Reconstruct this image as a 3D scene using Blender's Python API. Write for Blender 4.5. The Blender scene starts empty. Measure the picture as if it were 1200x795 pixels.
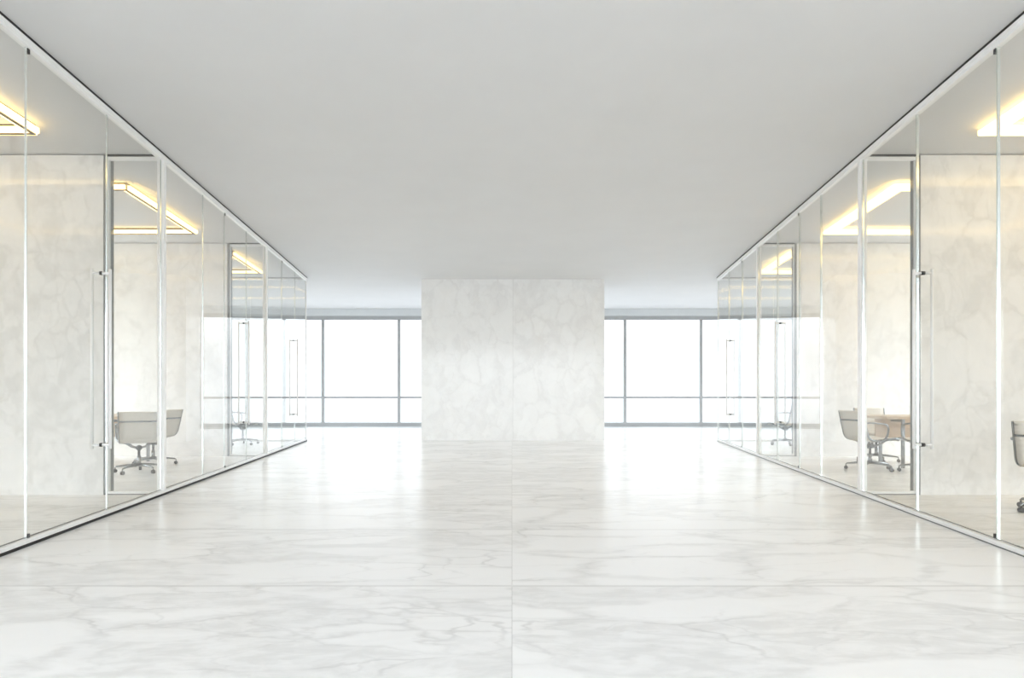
import bpy, bmesh, math, random
from mathutils import Vector, Matrix
random.seed(4)
S = bpy.context.scene
C = S.collection
PI = math.pi
H = 3.625            # ceiling height
EYE = 1.10
SL = 0.1075          # the glass walls open outwards by this slope
ANG = math.atan(SL)
def GX(z): return 2.9375 + SL * z          # distance of a glass wall from the centre line at depth z
Z_A, Z_B, Z_C = 7.25, 11.58, 15.10         # room ends
Z_WIN, Z_BACK, X_OUT = 21.0, -8.0, 9.6

# ------------------------------------------------------------------ materials
def newmat(name):
    m = bpy.data.materials.new(name); m.use_nodes = True
    m.node_tree.nodes.clear()
    return m, m.node_tree.nodes, m.node_tree.links
def principled(name, col, rough=.5, metal=0., noise=0., nscale=8., spec=.5):
    m, N, L = newmat(name)
    o = N.new('ShaderNodeOutputMaterial'); p = N.new('ShaderNodeBsdfPrincipled')
    p.inputs['Base Color'].default_value = (*col, 1); p.inputs['Roughness'].default_value = rough
    p.inputs['Metallic'].default_value = metal; p.inputs['Specular IOR Level'].default_value = spec
    if noise:
        tc = N.new('ShaderNodeTexCoord'); nz = N.new('ShaderNodeTexNoise')
        nz.inputs['Scale'].default_value = nscale; nz.inputs['Detail'].default_value = 4
        r = N.new('ShaderNodeMapRange'); r.inputs['From Min'].default_value = .3; r.inputs['From Max'].default_value = .7
        r.inputs['To Min'].default_value = 1 - noise; r.inputs['To Max'].default_value = 1 + noise
        mx = N.new('ShaderNodeVectorMath'); mx.operation = 'SCALE'; mx.inputs[0].default_value = col
        L.new(tc.outputs['Object'], nz.inputs['Vector']); L.new(nz.outputs['Fac'], r.inputs['Value'])
        L.new(r.outputs['Result'], mx.inputs['Scale']); L.new(mx.outputs[0], p.inputs['Base Color'])
    L.new(p.outputs[0], o.inputs[0])
    return m
def emission(name, col, strength):
    m, N, L = newmat(name)
    o = N.new('ShaderNodeOutputMaterial'); e = N.new('ShaderNodeEmission')
    e.inputs[0].default_value = (*col, 1); e.inputs[1].default_value = strength
    L.new(e.outputs[0], o.inputs[0]); return m
def glass(name, tint=(.985, .99, .985), f0=.045):
    # clear flat glass: straight transmission plus a mirror reflection that grows at grazing angles
    m, N, L = newmat(name)
    o = N.new('ShaderNodeOutputMaterial'); t = N.new('ShaderNodeBsdfTransparent'); g = N.new('ShaderNodeBsdfGlossy')
    t.inputs[0].default_value = (*tint, 1); g.inputs['Roughness'].default_value = 0.0
    ge = N.new('ShaderNodeNewGeometry'); d = N.new('ShaderNodeVectorMath'); d.operation = 'DOT_PRODUCT'
    L.new(ge.outputs['Normal'], d.inputs[0]); L.new(ge.outputs['Incoming'], d.inputs[1])
    def mth(op, a, b):
        n = N.new('ShaderNodeMath'); n.operation = op
        for k, v in enumerate((a, b)):
            if v is None: continue
            if isinstance(v, (int, float)): n.inputs[k].default_value = v
            else: L.new(v, n.inputs[k])
        return n.outputs[0]
    c = mth('ABSOLUTE', d.outputs['Value'], None)
    p5 = mth('POWER', mth('SUBTRACT', 1.0, c), 5.0)
    F = mth('ADD', mth('MULTIPLY', p5, 1 - f0), f0)
    mx = N.new('ShaderNodeMixShader'); L.new(F, mx.inputs[0]); L.new(t.outputs[0], mx.inputs[1]); L.new(g.outputs[0], mx.inputs[2])
    L.new(mx.outputs[0], o.inputs[0]); return m

def marble(name, light=(.90, .90, .88), base=(.80, .80, .785), dark=(.70, .70, .69), vein=(.50, .50, .49), scale=1.6,
           stretch=(1, 1, 1), rough=.10, seams_x=(), seams_y=(), axes=(0, 1), seam_w=(.004, .012), seam_amt=.35, vein_amt=.6, spec=.5, patch=.8, fbs=2.2):
    m, N, L = newmat(name)
    o = N.new('ShaderNodeOutputMaterial'); p = N.new('ShaderNodeBsdfPrincipled')
    p.inputs['Roughness'].default_value = rough; p.inputs['Specular IOR Level'].default_value = spec
    ge = N.new('ShaderNodeNewGeometry')
    pos = ge.outputs['Position']
    sp = N.new('ShaderNodeSeparateXYZ'); L.new(pos, sp.inputs[0])
    def mth(op, a, b=None, c=None, clamp=False):
        n = N.new('ShaderNodeMath'); n.operation = op; n.use_clamp = clamp
        for k, v in enumerate((a, b, c)):
            if v is None: continue
            if isinstance(v, (int, float)): n.inputs[k].default_value = v
            else: L.new(v, n.inputs[k])
        return n.outputs[0]
    def vm(op, a, b=None, s=None):
        n = N.new('ShaderNodeVectorMath'); n.operation = op
        for k, v in enumerate((a, b)):
            if v is None: continue
            if isinstance(v, tuple): n.inputs[k].default_value = v
            else: L.new(v, n.inputs[k])
        if s is not None: n.inputs['Scale'].default_value = s
        return n.outputs[0]
    def ramp(v, a, b, lo=0., hi=1.):
        r = N.new('ShaderNodeMapRange'); r.interpolation_type = 'SMOOTHSTEP'
        r.inputs['From Min'].default_value = a; r.inputs['From Max'].default_value = b
        r.inputs['To Min'].default_value = lo; r.inputs['To Max'].default_value = hi
        L.new(v, r.inputs['Value']); return r.outputs['Result']
    def noise(vec, sc, det=5., rg=.55):
        n = N.new('ShaderNodeTexNoise'); n.inputs['Scale'].default_value = sc; n.inputs['Detail'].default_value = det
        n.inputs['Roughness'].default_value = rg
        L.new(vec, n.inputs['Vector']); return n
    def mixc(f, a, b):
        n = N.new('ShaderNodeMix'); n.data_type = 'RGBA'
        if isinstance(f, float): n.inputs[0].default_value = f
        else: L.new(f, n.inputs[0])
        for k, v in ((6, a), (7, b)):
            if isinstance(v, tuple): n.inputs[k].default_value = (*v, 1)
            else: L.new(v, n.inputs[k])
        return n.outputs[2]
    # slab index: every slab gets another piece of the stone
    ix = iy = None
    for s_ in seams_x:
        t = mth('GREATER_THAN', sp.outputs[axes[0]], s_); ix = t if ix is None else mth('ADD', ix, t)
    for s_ in seams_y:
        t = mth('GREATER_THAN', sp.outputs[axes[1]], s_); iy = t if iy is None else mth('ADD', iy, t)
    cb = N.new('ShaderNodeCombineXYZ')
    if ix is not None: L.new(mth('MULTIPLY', ix, 7.31), cb.inputs[0])
    if iy is not None: L.new(mth('MULTIPLY', iy, 5.17), cb.inputs[1])
    st = vm('MULTIPLY', vm('ADD', pos, cb.outputs[0]), stretch)
    warp = noise(st, 1.1 * scale, 5., .55)
    w = vm('SCALE', vm('SUBTRACT', warp.outputs['Color'], (.5, .5, .5)), s=.75 / scale)
    q = vm('ADD', st, w)
    vo = N.new('ShaderNodeTexVoronoi'); vo.inputs['Scale'].default_value = scale; L.new(q, vo.inputs['Vector'])
    ve = N.new('ShaderNodeTexVoronoi'); ve.feature = 'DISTANCE_TO_EDGE'; ve.inputs['Scale'].default_value = scale; L.new(q, ve.inputs['Vector'])
    ve2 = N.new('ShaderNodeTexVoronoi'); ve2.feature = 'DISTANCE_TO_EDGE'; ve2.inputs['Scale'].default_value = scale * 2.3; L.new(q, ve2.inputs['Vector'])
    vo2 = N.new('ShaderNodeTexVoronoi'); vo2.inputs['Scale'].default_value = scale * 2.3; L.new(q, vo2.inputs['Vector'])
    fb = noise(q, fbs * scale, 8., .62).outputs['Fac']
    col = mixc(ramp(fb, .34, .66), dark, base)
    sc2 = N.new('ShaderNodeSeparateColor'); L.new(vo2.outputs['Color'], sc2.inputs[0])
    col = mixc(mth('MULTIPLY', mth('MULTIPLY', ramp(sc2.outputs[0], .45, .75), ramp(ve2.outputs['Distance'], .02, .10)), patch * .75), col, light)
    sc1 = N.new('ShaderNodeSeparateColor'); L.new(vo.outputs['Color'], sc1.inputs[0])
    col = mixc(mth('MULTIPLY', mth('MULTIPLY', ramp(sc1.outputs[0], .5, .62), ramp(ve.outputs['Distance'], .015, .10)), patch), col, light)
    msk = ramp(noise(st, .9 * scale, 3.).outputs['Fac'], .44, .62)
    ln = mth('MULTIPLY', ramp(ve.outputs['Distance'], .0, .02, 1., 0.), msk)
    ln2 = mth('MULTIPLY', ramp(ve2.outputs['Distance'], .0, .035, 1., 0.), mth('MULTIPLY', msk, .5))
    col = mixc(mth('MULTIPLY', mth('MAXIMUM', ln, ln2), vein_amt), col, vein)
    seam = None
    for seams, ax, sw in ((seams_x, axes[0], seam_w[0]), (seams_y, axes[1], seam_w[1])):
        for s_ in seams:
            t = mth('LESS_THAN', mth('ABSOLUTE', mth('SUBTRACT', sp.outputs[ax], s_)), sw)
            seam = t if seam is None else mth('MAXIMUM', seam, t)
    if seam is not None: col = mixc(mth('MULTIPLY', seam, seam_amt), col, (.42, .42, .41))
    L.new(col, p.inputs['Base Color']); L.new(p.outputs[0], o.inputs[0])
    return m

FLOOR_SEAMS = [880 / (y - 459) for y in (535, 553.3, 580, 621, 687)] + [1.6, -.9, -3.4, 13.8, 16.1, 18.4]
M = {}
M['floor'] = marble('floor_marble', light=(.975, .975, .975), base=(.935, .935, .935), dark=(.83, .83, .825), vein=(.58, .58, .575), scale=1.5, stretch=(.55, 1.25, 1),
                    rough=.24, seams_x=(0.,), seams_y=sorted(FLOOR_SEAMS), axes=(0, 1), seam_w=(.003, .016), seam_amt=.25, vein_amt=.4, spec=.07, fbs=6.5, patch=.95)
M['wall'] = marble('wall_marble', light=(.87, .87, .865), base=(.83, .83, .825), dark=(.74, .74, .73), vein=(.58, .57, .55), scale=1.9,
                   stretch=(1, 1, .8), rough=.07, vein_amt=.22, spec=.5, patch=.7, fbs=3.5)
M['core'] = marble('core_marble', light=(.90, .90, .895), base=(.87, .87, .865), dark=(.81, .805, .80), vein=(.70, .69, .67), scale=2.2,
                   stretch=(1, 1, .8), rough=.12, seams_x=(.02,), axes=(0, 1), seam_w=(.006, .01), seam_amt=.2, vein_amt=.16, spec=.5, patch=.55)
M['ceiling'] = principled('ceiling_paint', (.72, .72, .72), .85, 0, .012, 1.5, .2)
M['paint'] = principled('white_paint', (.84, .84, .83), .7, 0, .01, 3)
M['white_metal'] = principled('white_lacquered_metal', (.93, .93, .925), .28, 0, .01, 6)
M['handle'] = principled('white_satin_steel', (.95, .95, .945), .3, 0)
M['frame_grey'] = principled('grey_anodised_frame', (.40, .41, .415), .45, .2, .03, 5)
M['frame_light'] = principled('light_grey_window_sill', (.66, .68, .69), .5, 0, .02, 5)
M['black'] = principled('black_gasket_and_gap', (.012, .012, .012), .6)
M['grey_gasket'] = principled('grey_gasket', (.22, .22, .22), .5)
M['channel'] = principled('dark_grey_channel', (.20, .205, .205), .4, .2)
M['glass'] = glass('clear_glass')
M['win_glass'] = glass('window_glass', (.97, .98, .98))
M['edge'] = principled('polished_glass_edge', (.88, .92, .90), .12, .75)
M['chrome'] = principled('polished_aluminium', (.27, .28, .29), .2, 1.0)
M['dark_plastic'] = principled('dark_plastic', (.04, .04, .042), .4)
M['sling'] = principled('pale_beige_leather', (.76, .71, .64), .5, 0, .03, 30)  # beige lightened to stand in for the window reflection missing on the glass
M['wood'] = principled('tan_wood', (.62, .47, .33), .4, 0, .10, 9)
M['led'] = emission('warm_light_strip', (1.0, .70, .28), 4.6)
M['profile'] = principled('dark_light_profile', (.10, .09, .07), .5, .2)

# ------------------------------------------------------------------ mesh helpers
class MB:
    def __init__(s): s.bm = bmesh.new()
    def box(s, x0, x1, y0, y1, z0, z1, mi=0, bevel=0., mat=None):
        vs = [s.bm.verts.new((x, y, z)) for x in (x0, x1) for y in (y0, y1) for z in (z0, z1)]
        q = [(0, 1, 3, 2), (4, 6, 7, 5), (0, 4, 5, 1), (2, 3, 7, 6), (0, 2, 6, 4), (1, 5, 7, 3)]
        fs = [s.bm.faces.new([vs[i] for i in f]) for f in q]
        for f in fs: f.material_index = mi
        if mat is not None:
            for v in vs: v.co = mat @ v.co
        if bevel:
            es = list({e for f in fs for e in f.edges})
            bmesh.ops.bevel(s.bm, geom=es, offset=bevel, segments=2, affect='EDGES', profile=.5, material=mi)
        return fs
    def tube(s, pts, r, n=10, mi=0, cap=True, flat=1.0, up=None):
        pts = [Vector(p) for p in pts]
        rs = r if isinstance(r, (list, tuple)) else [r] * len(pts)
        rings = []; nrm = None
        for i, p in enumerate(pts):
            a = pts[max(i - 1, 0)]; b = pts[min(i + 1, len(pts) - 1)]
            t = (b - a).normalized()
            if nrm is None:
                u = Vector(up) if up else (Vector((0, 0, 1)) if abs(t.z) < .9 else Vector((1, 0, 0)))
                nrm = (u - t * u.dot(t)).normalized()
            else: nrm = (nrm - t * nrm.dot(t)).normalized()
            bn = t.cross(nrm)
            rings.append([s.bm.verts.new(p + (nrm * math.cos(k * 2 * PI / n) * rs[i] + bn * math.sin(k * 2 * PI / n) * rs[i] * flat)) for k in range(n)])
        for a, b in zip(rings, rings[1:]):
            for k in range(n):
                f = s.bm.faces.new((a[k], a[(k + 1) % n], b[(k + 1) % n], b[k])); f.smooth = True; f.material_index = mi
        if cap:
            s.bm.faces.new(rings[0][::-1]).material_index = mi; s.bm.faces.new(rings[-1]).material_index = mi
        return s
    def build(s, name, mats, parent=None):
        bmesh.ops.recalc_face_normals(s.bm, faces=s.bm.faces[:])
        me = bpy.data.meshes.new(name); s.bm.to_mesh(me); s.bm.free()
        for m in (mats if isinstance(mats, (list, tuple)) else [mats]): me.materials.append(m)
        o = bpy.data.objects.new(name, me); C.objects.link(o)
        if parent: o.parent = parent
        return o
def catmull(pts, n=6):
    P = [Vector(p) for p in pts]; out = []
    for i in range(len(P) - 1):
        a = P[i - 1] if i else P[0] * 2 - P[1]; b, c = P[i], P[i + 1]
        d = P[i + 2] if i + 2 < len(P) else P[-1] * 2 - P[-2]
        for k in range(n):
            t = k / n
            out.append(.5 * ((2 * b) + (c - a) * t + (2 * a - 5 * b + 4 * c - d) * t * t + (3 * b - a - 3 * c + d) * t ** 3))
    out.append(P[-1]); return out
def tag(o, label, cat, group=None):
    o['label'] = label; o['category'] = cat
    if group: o['group'] = group
    return o
def struct(o, label=None):
    o['kind'] = 'structure'
    if label: o['label'] = label
    return o
def thing(name, label, cat, loc=(0, 0, 0), rz=0., group=None):
    o = bpy.data.objects.new(name, None); C.objects.link(o); o.empty_display_size = .1
    o.location = loc; o.rotation_euler = (0, 0, rz)
    return tag(o, label, cat, group)
def dup(root, loc, rz, label):
    r = root.copy(); C.objects.link(r); r.location = loc; r.rotation_euler = (0, 0, rz); r['label'] = label
    for ch in list(root.children):
        c = ch.copy(); C.objects.link(c); c.parent = r
        for g in list(ch.children):
            d = g.copy(); C.objects.link(d); d.parent = c
    return r

# ------------------------------------------------------------------ room shell
b = MB(); b.box(-X_OUT - .2, X_OUT + .2, Z_BACK - .3, Z_WIN + .4, -.15, 0); struct(b.build('floor', M['floor']), 'polished white marble floor')
b = MB(); b.box(-X_OUT - .2, X_OUT + .2, Z_BACK - .3, Z_WIN + .4, H, H + .2); struct(b.build('ceiling', M['ceiling']), 'plain grey ceiling')
b = MB(); b.box(-2.04, 2.08, 15.35, 16.6, 0, H); struct(b.build('wall_center', M['core']), 'freestanding white marble wall in the middle')

# marble cross walls between the rooms
PANE = {}
for s, nm in ((-1, 'left'), (1, 'right')):
    for z, xe, k in ((Z_A, 4.31, 'near'), (Z_B, 4.80, 'far')):
        b = MB(); b.box(*sorted((s * (xe + .03), s * (X_OUT - .16))), z, z + .16, 0, H - .012)
        struct(b.build('wall_%s_%s' % (nm, 'middle' if k == 'near' else 'far'), M['wall']), 'white marble cross wall of the %s rooms, the %s one' % (nm, k))

# windows: far wall left and right of the marble wall, and an added glazed end behind the camera for daylight
MUL = [1.155, 3.465, 5.80, 8.14]
def window(name, length, loc, rz, mulls, label):
    # local x runs along the window, local -y points into the room
    root = thing(name, label, 'window', loc, rz); root['kind'] = 'structure'
    h = length / 2
    def bx(nm, a, b_, y0, y1, z0, z1, m, bev=.004):
        q = MB(); q.box(a, b_, y0, y1, z0, z1, 0, bev); return q.build(nm, m, root)
    bx('frame', -h, h, -.10, 0, .035, .15, M['frame_grey'])
    bx('frame', -h, h, -.10, 0, 3.295, 3.41, M['frame_grey'])
    bx('head_panel', -h, h, -.14, .1, 3.41, H, M['frame_light'])
    bx('sill', -h, h, -.16, .1, 0, .035, M['frame_light'])
    bx('transom', -h, h, -.06, 0, .885, .945, M['frame_grey'])
    for m in mulls: bx('mullion', m - .045, m + .045, -.085, 0, .15, 3.295, M['frame_grey'])
    edges = [-h] + sorted(mulls) + [h]
    for a, c in zip(edges, edges[1:]): bx('pane', a, c, .012, .02, .1, 3.35, M['win_glass'], 0)
    return root
window('window_1', X_OUT, (-X_OUT / 2, Z_WIN, 0), 0, [X_OUT / 2 - m for m in MUL], 'grey framed far window left of the marble wall')
window('window_2', X_OUT, (X_OUT / 2, Z_WIN, 0), 0, [m - X_OUT / 2 for m in MUL], 'grey framed far window right of the marble wall')
window('window_3', 2 * X_OUT, (0, Z_BACK, 0), PI, [-m for m in MUL] + MUL, 'added glazed end wall behind the viewer, for daylight')  # unseen glazing, added to bring daylight in from behind the camera
SIDES = ((Z_A, Z_C),)        # made-up glazed stretches of the unseen outer walls, to let daylight in
n = 3
for s, nm in ((-1, 'left'), (1, 'right')):
    for za, zb in SIDES:
        n += 1; ln = zb - za; k = int(ln / 2.4)
        window('window_%d' % n, ln, (s * X_OUT, (za + zb) / 2, 0), -s * PI / 2, [-ln / 2 + ln * (i + 1) / (k + 1) for i in range(k)], 'added unseen outer windows for daylight on the %s side' % nm)
    b = MB(); b.box(*sorted((s * X_OUT, s * (X_OUT + .2))), Z_BACK, Z_A, 0, H); struct(b.build('wall_%s_near' % nm, M['paint']), 'unseen white outer wall, kept solid to shade the nearest %s room' % nm)  # unseen wall, closed to hold side daylight out of the near room
    b = MB(); b.box(*sorted((s * X_OUT, s * (X_OUT + .2))), Z_C, Z_WIN, 0, H); struct(b.build('wall_%s_end' % nm, M['paint']), 'unseen white outer wall, kept solid to dim the far %s end of the hall' % nm)  # unseen wall, closed so less side daylight reaches the far ceiling and floor
    b = MB(); b.box(*sorted((s * 7.0, s * X_OUT)), 2.2, 2.4, 0, H - .005); struct(b.build('wall_%s_lobby' % nm, M['paint']), 'added white wall that shades the viewer side of the nearest %s room' % nm)  # unseen stub, added to keep some rear daylight off the near room

# ------------------------------------------------------------------ corridor glass walls
ORD = ['nearest', 'second', 'third', 'fourth', 'fifth', 'sixth', 'seventh', 'eighth', 'ninth', 'tenth', 'last']
JOINTS = [2.46, 3.66, 4.855, 6.04, Z_A, 8.50, 9.35, 10.42, Z_B, 12.77, 13.95, Z_C]
DOORS = {2: 'near', 6: 'middle', 9: 'far'}
for s, nm in ((-1, 'left'), (1, 'right')):
    t = .010 if s < 0 else .020
    ci = -s                                  # local x towards the corridor
    rz = -s * ANG
    zmid = lambda a, c: (a + c) / 2
    def place(z): return (s * GX(z), z, 0)
    for i, (a, c) in enumerate(zip(JOINTS, JOINTS[1:])):
        if i == 0: continue
        w = (c - a) / math.cos(ANG); gap = .007 if i in DOORS else .005
        g0 = .036 if a in (Z_A, Z_B) else gap; g1 = .036 if c in (Z_A, Z_B) else .016 if c == Z_C else gap
        zm = zmid(a, c)
        def pane(name, parent):
            q = MB(); fs = q.box(-t / 2, t / 2, -w / 2 + g0, w / 2 - g1, .052, H - .066)
            fs[2].material_index = 1; fs[3].material_index = 1
            return q.build(name, [M['glass'], M['edge']], parent)
        where = {1: 'at the photo edge', 3: 'between near door and near post', 4: 'just beyond the near post',
                 5: 'before the middle door', 7: 'between middle door and far post', 8: 'just beyond the far post',
                 10: 'at the far corner of its wall'}.get(i)
        if i in DOORS:
            d = thing('glass_door', 'frameless glass door with tall bar handles in the %s glass wall, %s' % (nm, {2: 'nearest of three', 6: 'middle of three', 9: 'farthest of three'}[i]), 'door',
                      place(zm), rz, 'glass doors along the corridor')
            pane('door_pane', d)
            yh = w / 2 - (.10 if i == 2 else .13)
            for sd in (1, -1):
                q = MB(); xh = sd * ci * .075
                q.tube([(xh, yh, .60), (xh, yh, 2.165)], .0125, 12)
                hnd = q.build('handle', M['handle'], d)
                for zz in (.635, 2.13):
                    q = MB(); q.tube([(sd * ci * t / 2, yh, zz), (xh, yh, zz)], .0115, 12); q.build('standoff', M['handle'], hnd)
            for zz in (.635, 2.13):
                q = MB(); q.tube([(-t / 2 - .004, yh, zz), (t / 2 + .004, yh, zz)], .017, 14); q.build('washer', M['dark_plastic'], d)
            for zz, z2 in ((.052, .082), (H - .11, H - .066)):
                q = MB(); q.box(-t / 2 - .004, t / 2 + .004, -w / 2 + .010, -w / 2 + .04, zz, z2, 0, .003); q.build('pivot_fitting', M['dark_plastic'], d)
        else:
            p = pane('glass_panel', None); p.location = place(zm); p.rotation_euler = (0, 0, rz)
            tag(p, 'clear panel of the %s glass wall, %s' % (nm, where), 'glass panel', 'fixed glass panels along the corridor')
    # tracks along the floor and the ceiling
    a, c = JOINTS[0], JOINTS[-1] + .02
    w = (c - a) / math.cos(ANG); zm = zmid(a, c)
    tr = thing('floor_track', 'white metal floor channel with %s seal under the %s glass wall' % ('thick black' if s < 0 else 'thin grey', nm), 'track', place(zm), rz, 'channels of the glass walls')
    hb = .020 if s < 0 else .007
    q = MB(); q.box(-.024, .024, -w / 2, w / 2, hb, hb + .034, 0, .003); q.build('channel', M['white_metal'], tr)
    q = MB(); q.box(*sorted((ci * .028, -ci * .02)), -w / 2, w / 2, 0, hb); q.build('gap_strip', M['black'] if s < 0 else M['grey_gasket'], tr)
    q = MB(); q.box(*sorted((-ci * .010, -ci * .018)), -w / 2, w / 2, hb + .034, hb + .040); q.build('gasket', M['grey_gasket'], tr)
    tr = thing('ceiling_track', 'white metal ceiling channel with black shadow gap over the %s glass wall' % nm, 'track', (*place(zm)[:2], H - .075), rz, 'channels of the glass walls')
    q = MB(); q.box(-.024, .024, -w / 2, w / 2, 0, .055, 0, .003)
    q.box(*sorted((ci * .024, ci * .030)), -w / 2, w / 2, .030, .055, 0); q.build('channel', M['white_metal'], tr)
    q = MB(); q.box(-.030, .030, -w / 2, w / 2, .055, .075); q.build('gap_strip', M['black'], tr)  # black strip stands in for the dark shadow gap below the ceiling
    # white posts at the cross walls
    for z, k in ((Z_A, 'near'), (Z_B, 'far')):
        q = MB(); q.box(-.033, .033, -.03, .03, .05, H - .066, 0, .004); q.box(*sorted((-ci * .033, -ci * .045)), -.012, .012, .05, H - .066)
        o = q.build('glazing_post', M['white_metal']); o.location = place(z); o.rotation_euler = (0, 0, rz)
        tag(o, 'white metal post of the %s glass wall at the %s marble cross wall' % (nm, k), 'post', 'posts of the glass walls')
    q = MB(); q.box(-.012, .012, -.012, .012, .03, H - .066); o = q.build('corner_post', M['white_metal'])
    o.location = place(Z_C + .005); o.rotation_euler = (0, 0, rz)
    tag(o, 'slim white corner post at the far end of the %s glass wall' % nm, 'post')
    # panes between marble cross wall and corridor glass, and the all-glass end of the last room
    for z, xe, lab in ((Z_A, 4.31, 'near'), (Z_B, 4.80, 'far'), (Z_C, X_OUT - .17, 'end')):
        x0, x1 = GX(z) + (.040 if z != Z_C else .016), xe
        cx = s * (x0 + x1) / 2; hw = (x1 - x0) / 2
        if z == Z_C: text = 'wide clear glass end wall of the farthest %s room, facing the windows' % nm
        else: text = 'narrow framed glass pane between the %s marble cross wall and %s glass wall' % (lab, nm)
        g = thing('glazed_screen', text, 'glass panel', (cx, z + (.04 if z != Z_C else .03), 0), 0, 'glass panes across the rooms')
        q = MB(); q.box(-hw, hw, -.006, .006, .03, H - .045); q.build('pane', M['glass'], g)
        q = MB(); q.box(-hw, hw, -.022, .022, H - .058, H - .022, 0, .003); q.build('top_rail', M['white_metal'], g)
        q = MB(); q.box(-hw, hw, -.026, .026, H - .022, H); q.build('top_seal', M['black'] if z != Z_C else M['grey_gasket'], g)
        q = MB(); q.box(-hw, hw, -.022, .022, .008, .036, 0, .003); q.build('bottom_rail', M['white_metal'], g)
        q = MB(); q.box(-hw, hw, -.026, .026, 0, .008); q.build('bottom_seal', M['grey_gasket'], g)
        if z != Z_C:
            q = MB(); q.box(*sorted((s * (hw - .012), s * hw)), -.02, .02, .036, H - .058); q.build('stile', M['white_metal'], g)
            q = MB(); q.box(*sorted((s * hw, s * (hw + .030))), -.038, .1, 0, H - .012); q.build('wall_channel', M['channel'], g)
        else:
            for k in range(1, 4):
                q = MB(); xx = s * (-hw + k * 2 * hw / 4); q.box(xx - .004, xx + .004, -.008, .008, .036, H - .058); q.build('joint', M['edge'], g)

# ------------------------------------------------------------------ light frames in the rooms
def lightframe(s, z0, z1, x0, depthw, label, left):
    # a rectangle that runs parallel to its glass wall; x0 = distance of its corridor corner from the centre at z1
    root = thing('ceiling_light', label, 'ceiling light', (s * x0, z1, H - .085), 0, 'rectangular light frames')
    corr = SL * (z1 - z0)
    A = Vector((-s * corr, -(z1 - z0), 0)); B = Vector((0, 0, 0)); D = Vector((s * depthw, 0, 0)); E = Vector((s * (depthw) - s * corr, -(z1 - z0), 0))
    segs = [(A, B), (B, D), (D, E), (E, A)]
    pw = .013
    lw = .038 if left else .075
    for a, c in segs:
        d = (c - a); l = d.length; ang = math.atan2(d.y, d.x)
        mt = Matrix.Translation((a + c) / 2) @ Matrix.Rotation(ang, 4, 'Z')
        hx = l / 2
        if left:
            q = MB(); q.box(-hx - pw, hx + pw, -pw, pw, -.012, .083, 0, 0, mt); q.build('profile', M['profile'], root)
            for y0, y1, e in ((pw, pw + lw, 0), (-pw - lw, -pw, 0)):
                q = MB(); q.box(-hx, hx, y0, y1, 0, .05, 0, 0, mt); q.build('light_strip', M['led'], root)
        else:
            q = MB(); q.box(-hx - lw, hx + lw, -lw, lw, 0, .055, 0, .012, mt); q.build('light_strip', M['led'], root)
            q = MB(); q.box(-hx, hx, -pw, pw, .055, .083, 0, 0, mt); q.build('profile', M['white_metal'], root)
    return root
for s, nm in ((-1, 'left'), (1, 'right')):
    lf = s < 0
    kind = 'thin warm light frame with dark centre line' if lf else 'broad warm glowing light frame'
    lightframe(s, 3.95, 6.45, 4.52, 3.2, '%s on the ceiling of the nearest %s room' % (kind, nm), lf)
    lightframe(s, 8.25, 10.55, 4.91, 2.9, '%s on the ceiling of the middle %s room' % (kind, nm), lf)
    lightframe(s, 12.2, 14.1, 5.2, 2.9, '%s on the ceiling of the farthest %s room' % (kind, nm), lf)

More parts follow.
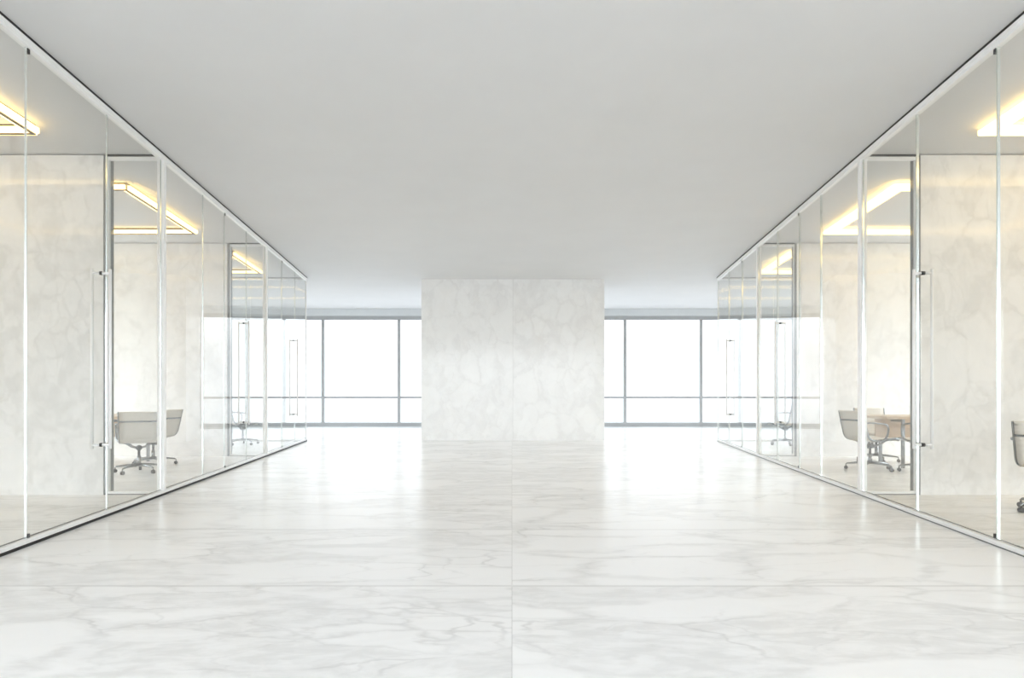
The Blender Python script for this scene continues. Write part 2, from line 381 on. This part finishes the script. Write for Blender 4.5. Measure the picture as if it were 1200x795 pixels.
# ------------------------------------------------------------------ chairs
def make_chair(label):
    root = thing('office_chair', label, 'chair', (0, 0, 0), 0, 'low back office chairs in the glass rooms')
    prof = catmull([(0, .265, .425), (0, .22, .447), (0, .10, .440), (0, -.06, .425), (0, -.16, .430), (0, -.225, .475), (0, -.255, .56), (0, -.285, .68), (0, -.32, .83)], 10)
    # ribbed sling
    q = MB(); hw = .215; top = []; bot = []
    nx = 6
    for i, p in enumerate(prof):
        a = prof[max(i - 1, 0)]; c = prof[min(i + 1, len(prof) - 1)]
        t = (c - a).normalized(); n = Vector((0, -t.z, t.y))
        if n.z < 0 and abs(n.z) > abs(n.y): n = -n
        r = .005 * (1 if i % 2 else -1)
        rt, rb = [], []
        for k in range(nx + 1):
            u = k / nx * 2 - 1; sag = -.008 * (1 - u * u)
            rt.append(q.bm.verts.new(p + n * (.010 + r + sag) + Vector((u * hw, 0, 0))))
            rb.append(q.bm.verts.new(p + n * (-.010 - r + sag) + Vector((u * hw, 0, 0))))
        top.append(rt); bot.append(rb)
    for i in range(len(prof) - 1):
        for k in range(nx):
            q.bm.faces.new((top[i][k], top[i][k + 1], top[i + 1][k + 1], top[i + 1][k])).smooth = True
            q.bm.faces.new((bot[i][k], bot[i + 1][k], bot[i + 1][k + 1], bot[i][k + 1])).smooth = True
        for k in (0, nx): q.bm.faces.new((top[i][k], top[i + 1][k], bot[i + 1][k], bot[i][k]))
    for i in (0, -1):
        for k in range(nx): q.bm.faces.new((top[i][k], top[i][k + 1], bot[i][k + 1], bot[i][k]))
    q.build('seat_sling', M['sling'], root)
    for sx in (-1, 1):
        q = MB(); q.tube([p + Vector((sx * .228, 0, 0)) for p in prof], .016, 8, flat=.6); q.build('side_rail', M['chrome'], root)
        loop = catmull([(sx * .236, -.283, .665), (sx * .262, -.20, .672), (sx * .274, -.02, .655), (sx * .274, .045, .615), (sx * .270, .05, .53), (sx * .258, .02, .455), (sx * .236, -.03, .428)], 7)
        q = MB(); q.tube(loop, .012, 8, flat=1.4); q.build('armrest', M['chrome'], root)
    for yy, zz in ((.16, .432), (-.13, .418)):
        q = MB(); q.tube(catmull([(-.228, yy, zz), (-.16, yy * .8, zz - .012), (-.08, yy * .35, .352), (0, yy * .25, .338), (.08, yy * .35, .352), (.16, yy * .8, zz - .012), (.228, yy, zz)], 6), .012, 8, flat=1.3)
        q.build('spreader', M['chrome'], root)
    q = MB(); q.tube([(-.22, -.300, .70), (.22, -.300, .70)], .011, 8); q.build('back_brace', M['chrome'], root)
    q = MB(); q.tube([(0, 0, .09), (0, 0, .22), (0, 0, .221), (0, 0, .345)], [.026, .026, .017, .017], 12); q.build('column', M['chrome'], root)
    q = MB(); q.tube([(0, -.05, .335), (0, .05, .335)], .034, 10, flat=1.2); q.build('tilt_mechanism', M['dark_plastic'], root)
    for k in range(5):
        a = k * 2 * PI / 5 + .3; d = Vector((math.cos(a), math.sin(a), 0))
        q = MB(); q.tube([d * .015 + Vector((0, 0, .105)), d * .16 + Vector((0, 0, .098)), d * .29 + Vector((0, 0, .082)), d * .305 + Vector((0, 0, .07)), d * .305 + Vector((0, 0, .05))],
                         [.022, .017, .012, .010, .009], 8)
        lg = q.build('leg', M['chrome'], root)
        q = MB(); n = Vector((-d.y, d.x, 0)); c = d * .305 + Vector((0, 0, .025))
        q.tube([c - n * .018, c - n * .004, c + n * .004, c + n * .018], [.025, .025, .025, .025], 14); q.build('caster', M['dark_plastic'], lg)
    return root
# (x, depth, facing direction, label)
CH = [(-5.07, 9.28, (-.5, 1), 'pale low back office chair seen from behind, first beyond the near left marble wall'),
      (-5.36, 10.20, (-1, .10), 'pale low back office chair side on at the table end in the middle left room'),
      (5.02, 9.57, (1, .25), 'pale low back office chair at the right table end, back turned to the corridor'),
      (5.72, 10.72, (-.15, -1), 'pale low back office chair behind the right table, facing the viewer'),
      (5.62, 9.30, (.05, 1), 'pale low back office chair before the right table, half hidden by marble'),
      (4.93, 6.20, (.8, .6), 'low back office chair cut off by the right photo edge in the nearest right room'),
      (5.62, 14.05, (-.55, .83), 'small distant office chair in the farthest right room'),
      (-5.58, 14.15, (.75, .55), 'small distant office chair in the farthest left room')]
proto = None
for x, z, f, lab in CH:
    rz = math.atan2(-f[0], f[1])
    if proto is None:
        proto = make_chair(lab); proto.location = (x, z, 0); proto.rotation_euler = (0, 0, rz)
    else: dup(proto, (x, z, 0), rz, lab)

# ------------------------------------------------------------------ tables
def make_table(x0, x1, z0, z1, label, ins=.06):
    cx, cz = (x0 + x1) / 2, (z0 + z1) / 2; hx, hz = (x1 - x0) / 2, (z1 - z0) / 2
    root = thing('conference_table', label, 'table', (cx, cz, 0), 0, 'conference tables')
    q = MB(); q.box(-hx, hx, -hz, hz, .705, .745, 0, .006); q.build('tabletop', M['wood'], root)
    q = MB(); q.box(-hx + ins, hx - ins, -.015, .015, .42, .705, 0, .004); q.build('modesty_panel', M['wood'], root)
    for sx in (-1, 1):
        for sz in (-1, 1):
            q = MB(); q.box(sx * (hx - .30) - .02, sx * (hx - .30) + .02, sz * (hz - .12) - .02, sz * (hz - .12) + .02, 0, .705, 0, .004); q.build('leg', M['chrome'], root)
        q = MB(); q.box(sx * (hx - .30) - .018, sx * (hx - .30) + .018, -hz + .14, hz - .14, .66, .704, 0, .003); q.build('crossbar', M['chrome'], root)
    return root
make_table(-8.2, -5.42, 9.62, 10.85, 'tan wooden conference table in the middle left room', .36)
make_table(5.30, 8.2, 9.66, 10.50, 'tan wooden conference table in the middle right room')

# ------------------------------------------------------------------ light and camera
w = bpy.data.worlds.new('overcast_sky'); S.world = w; w.use_nodes = True
NT = w.node_tree; bg = NT.nodes['Background']; bg.inputs[1].default_value = 1.0
tcw = NT.nodes.new('ShaderNodeTexCoord'); sw = NT.nodes.new('ShaderNodeSeparateXYZ'); rw = NT.nodes.new('ShaderNodeMapRange')
rw.interpolation_type = 'SMOOTHSTEP'; rw.inputs['From Min'].default_value = -.08; rw.inputs['From Max'].default_value = .22
rw.inputs['To Min'].default_value = 1.5; rw.inputs['To Max'].default_value = 6.4     # pale ground haze below, bright overcast above
vw = NT.nodes.new('ShaderNodeVectorMath'); vw.operation = 'SCALE'; vw.inputs[0].default_value = (.93, .978, 1.04)
r2 = NT.nodes.new('ShaderNodeMapRange'); r2.interpolation_type = 'SMOOTHSTEP'; r2.inputs['From Min'].default_value = -.5; r2.inputs['From Max'].default_value = .75
r2.inputs['To Min'].default_value = 1.75; r2.inputs['To Max'].default_value = .44      # sky brightened behind the viewer to light the hall
ml = NT.nodes.new('ShaderNodeMath'); ml.operation = 'MULTIPLY'; mm = NT.nodes.new('ShaderNodeMath'); mm.operation = 'MAXIMUM'; mm.inputs[1].default_value = 1.5
NT.links.new(tcw.outputs['Generated'], sw.inputs[0]); NT.links.new(sw.outputs[1], r2.inputs['Value'])
NT.links.new(rw.outputs['Result'], ml.inputs[0]); NT.links.new(r2.outputs['Result'], ml.inputs[1]); NT.links.new(ml.outputs[0], mm.inputs[0]); NT.links.new(sw.outputs[2], rw.inputs['Value'])
NT.links.new(mm.outputs[0], vw.inputs['Scale']); NT.links.new(vw.outputs[0], bg.inputs[0])
PORT = [('far_daylight_portal', (0, Z_WIN + .12, 1.72), 0, 2 * X_OUT), ('near_daylight_portal', (0, Z_BACK - .12, 1.72), PI, 2 * X_OUT)]
for sd, nm in ((-1, 'left'), (1, 'right')):
    for za, zb in SIDES: PORT.append((nm + '_daylight_portal', (sd * (X_OUT + .12), (za + zb) / 2, 1.72), -sd * PI / 2, zb - za))
for nm, loc, rz, ln in PORT:
    l = bpy.data.lights.new(nm, 'AREA'); l.shape = 'RECTANGLE'; l.size = ln; l.size_y = 3.3; l.cycles.is_portal = True
    o = bpy.data.objects.new(nm, l); C.objects.link(o); o.location = loc; o.rotation_euler = (-PI / 2, 0, rz)
cam = bpy.data.cameras.new('camera'); co = bpy.data.objects.new('camera', cam); C.objects.link(co)
co.location = (0, 0, EYE); co.rotation_euler = (PI / 2, 0, 0)
cam.sensor_width = 36; cam.lens = 24; cam.shift_y = 61.5 / 1200; cam.clip_start = .05
S.camera = co
S.cycles.max_bounces = 14; S.cycles.diffuse_bounces = 12; S.cycles.glossy_bounces = 6; S.cycles.transparent_max_bounces = 32
S.cycles.caustics_reflective = False; S.cycles.caustics_refractive = False
S.cycles.sample_clamp_indirect = 8
vs = S.view_settings; vs.view_transform = 'Standard'; vs.look = 'None'; vs.gamma = 1; vs.use_curve_mapping = False; vs.exposure = .23
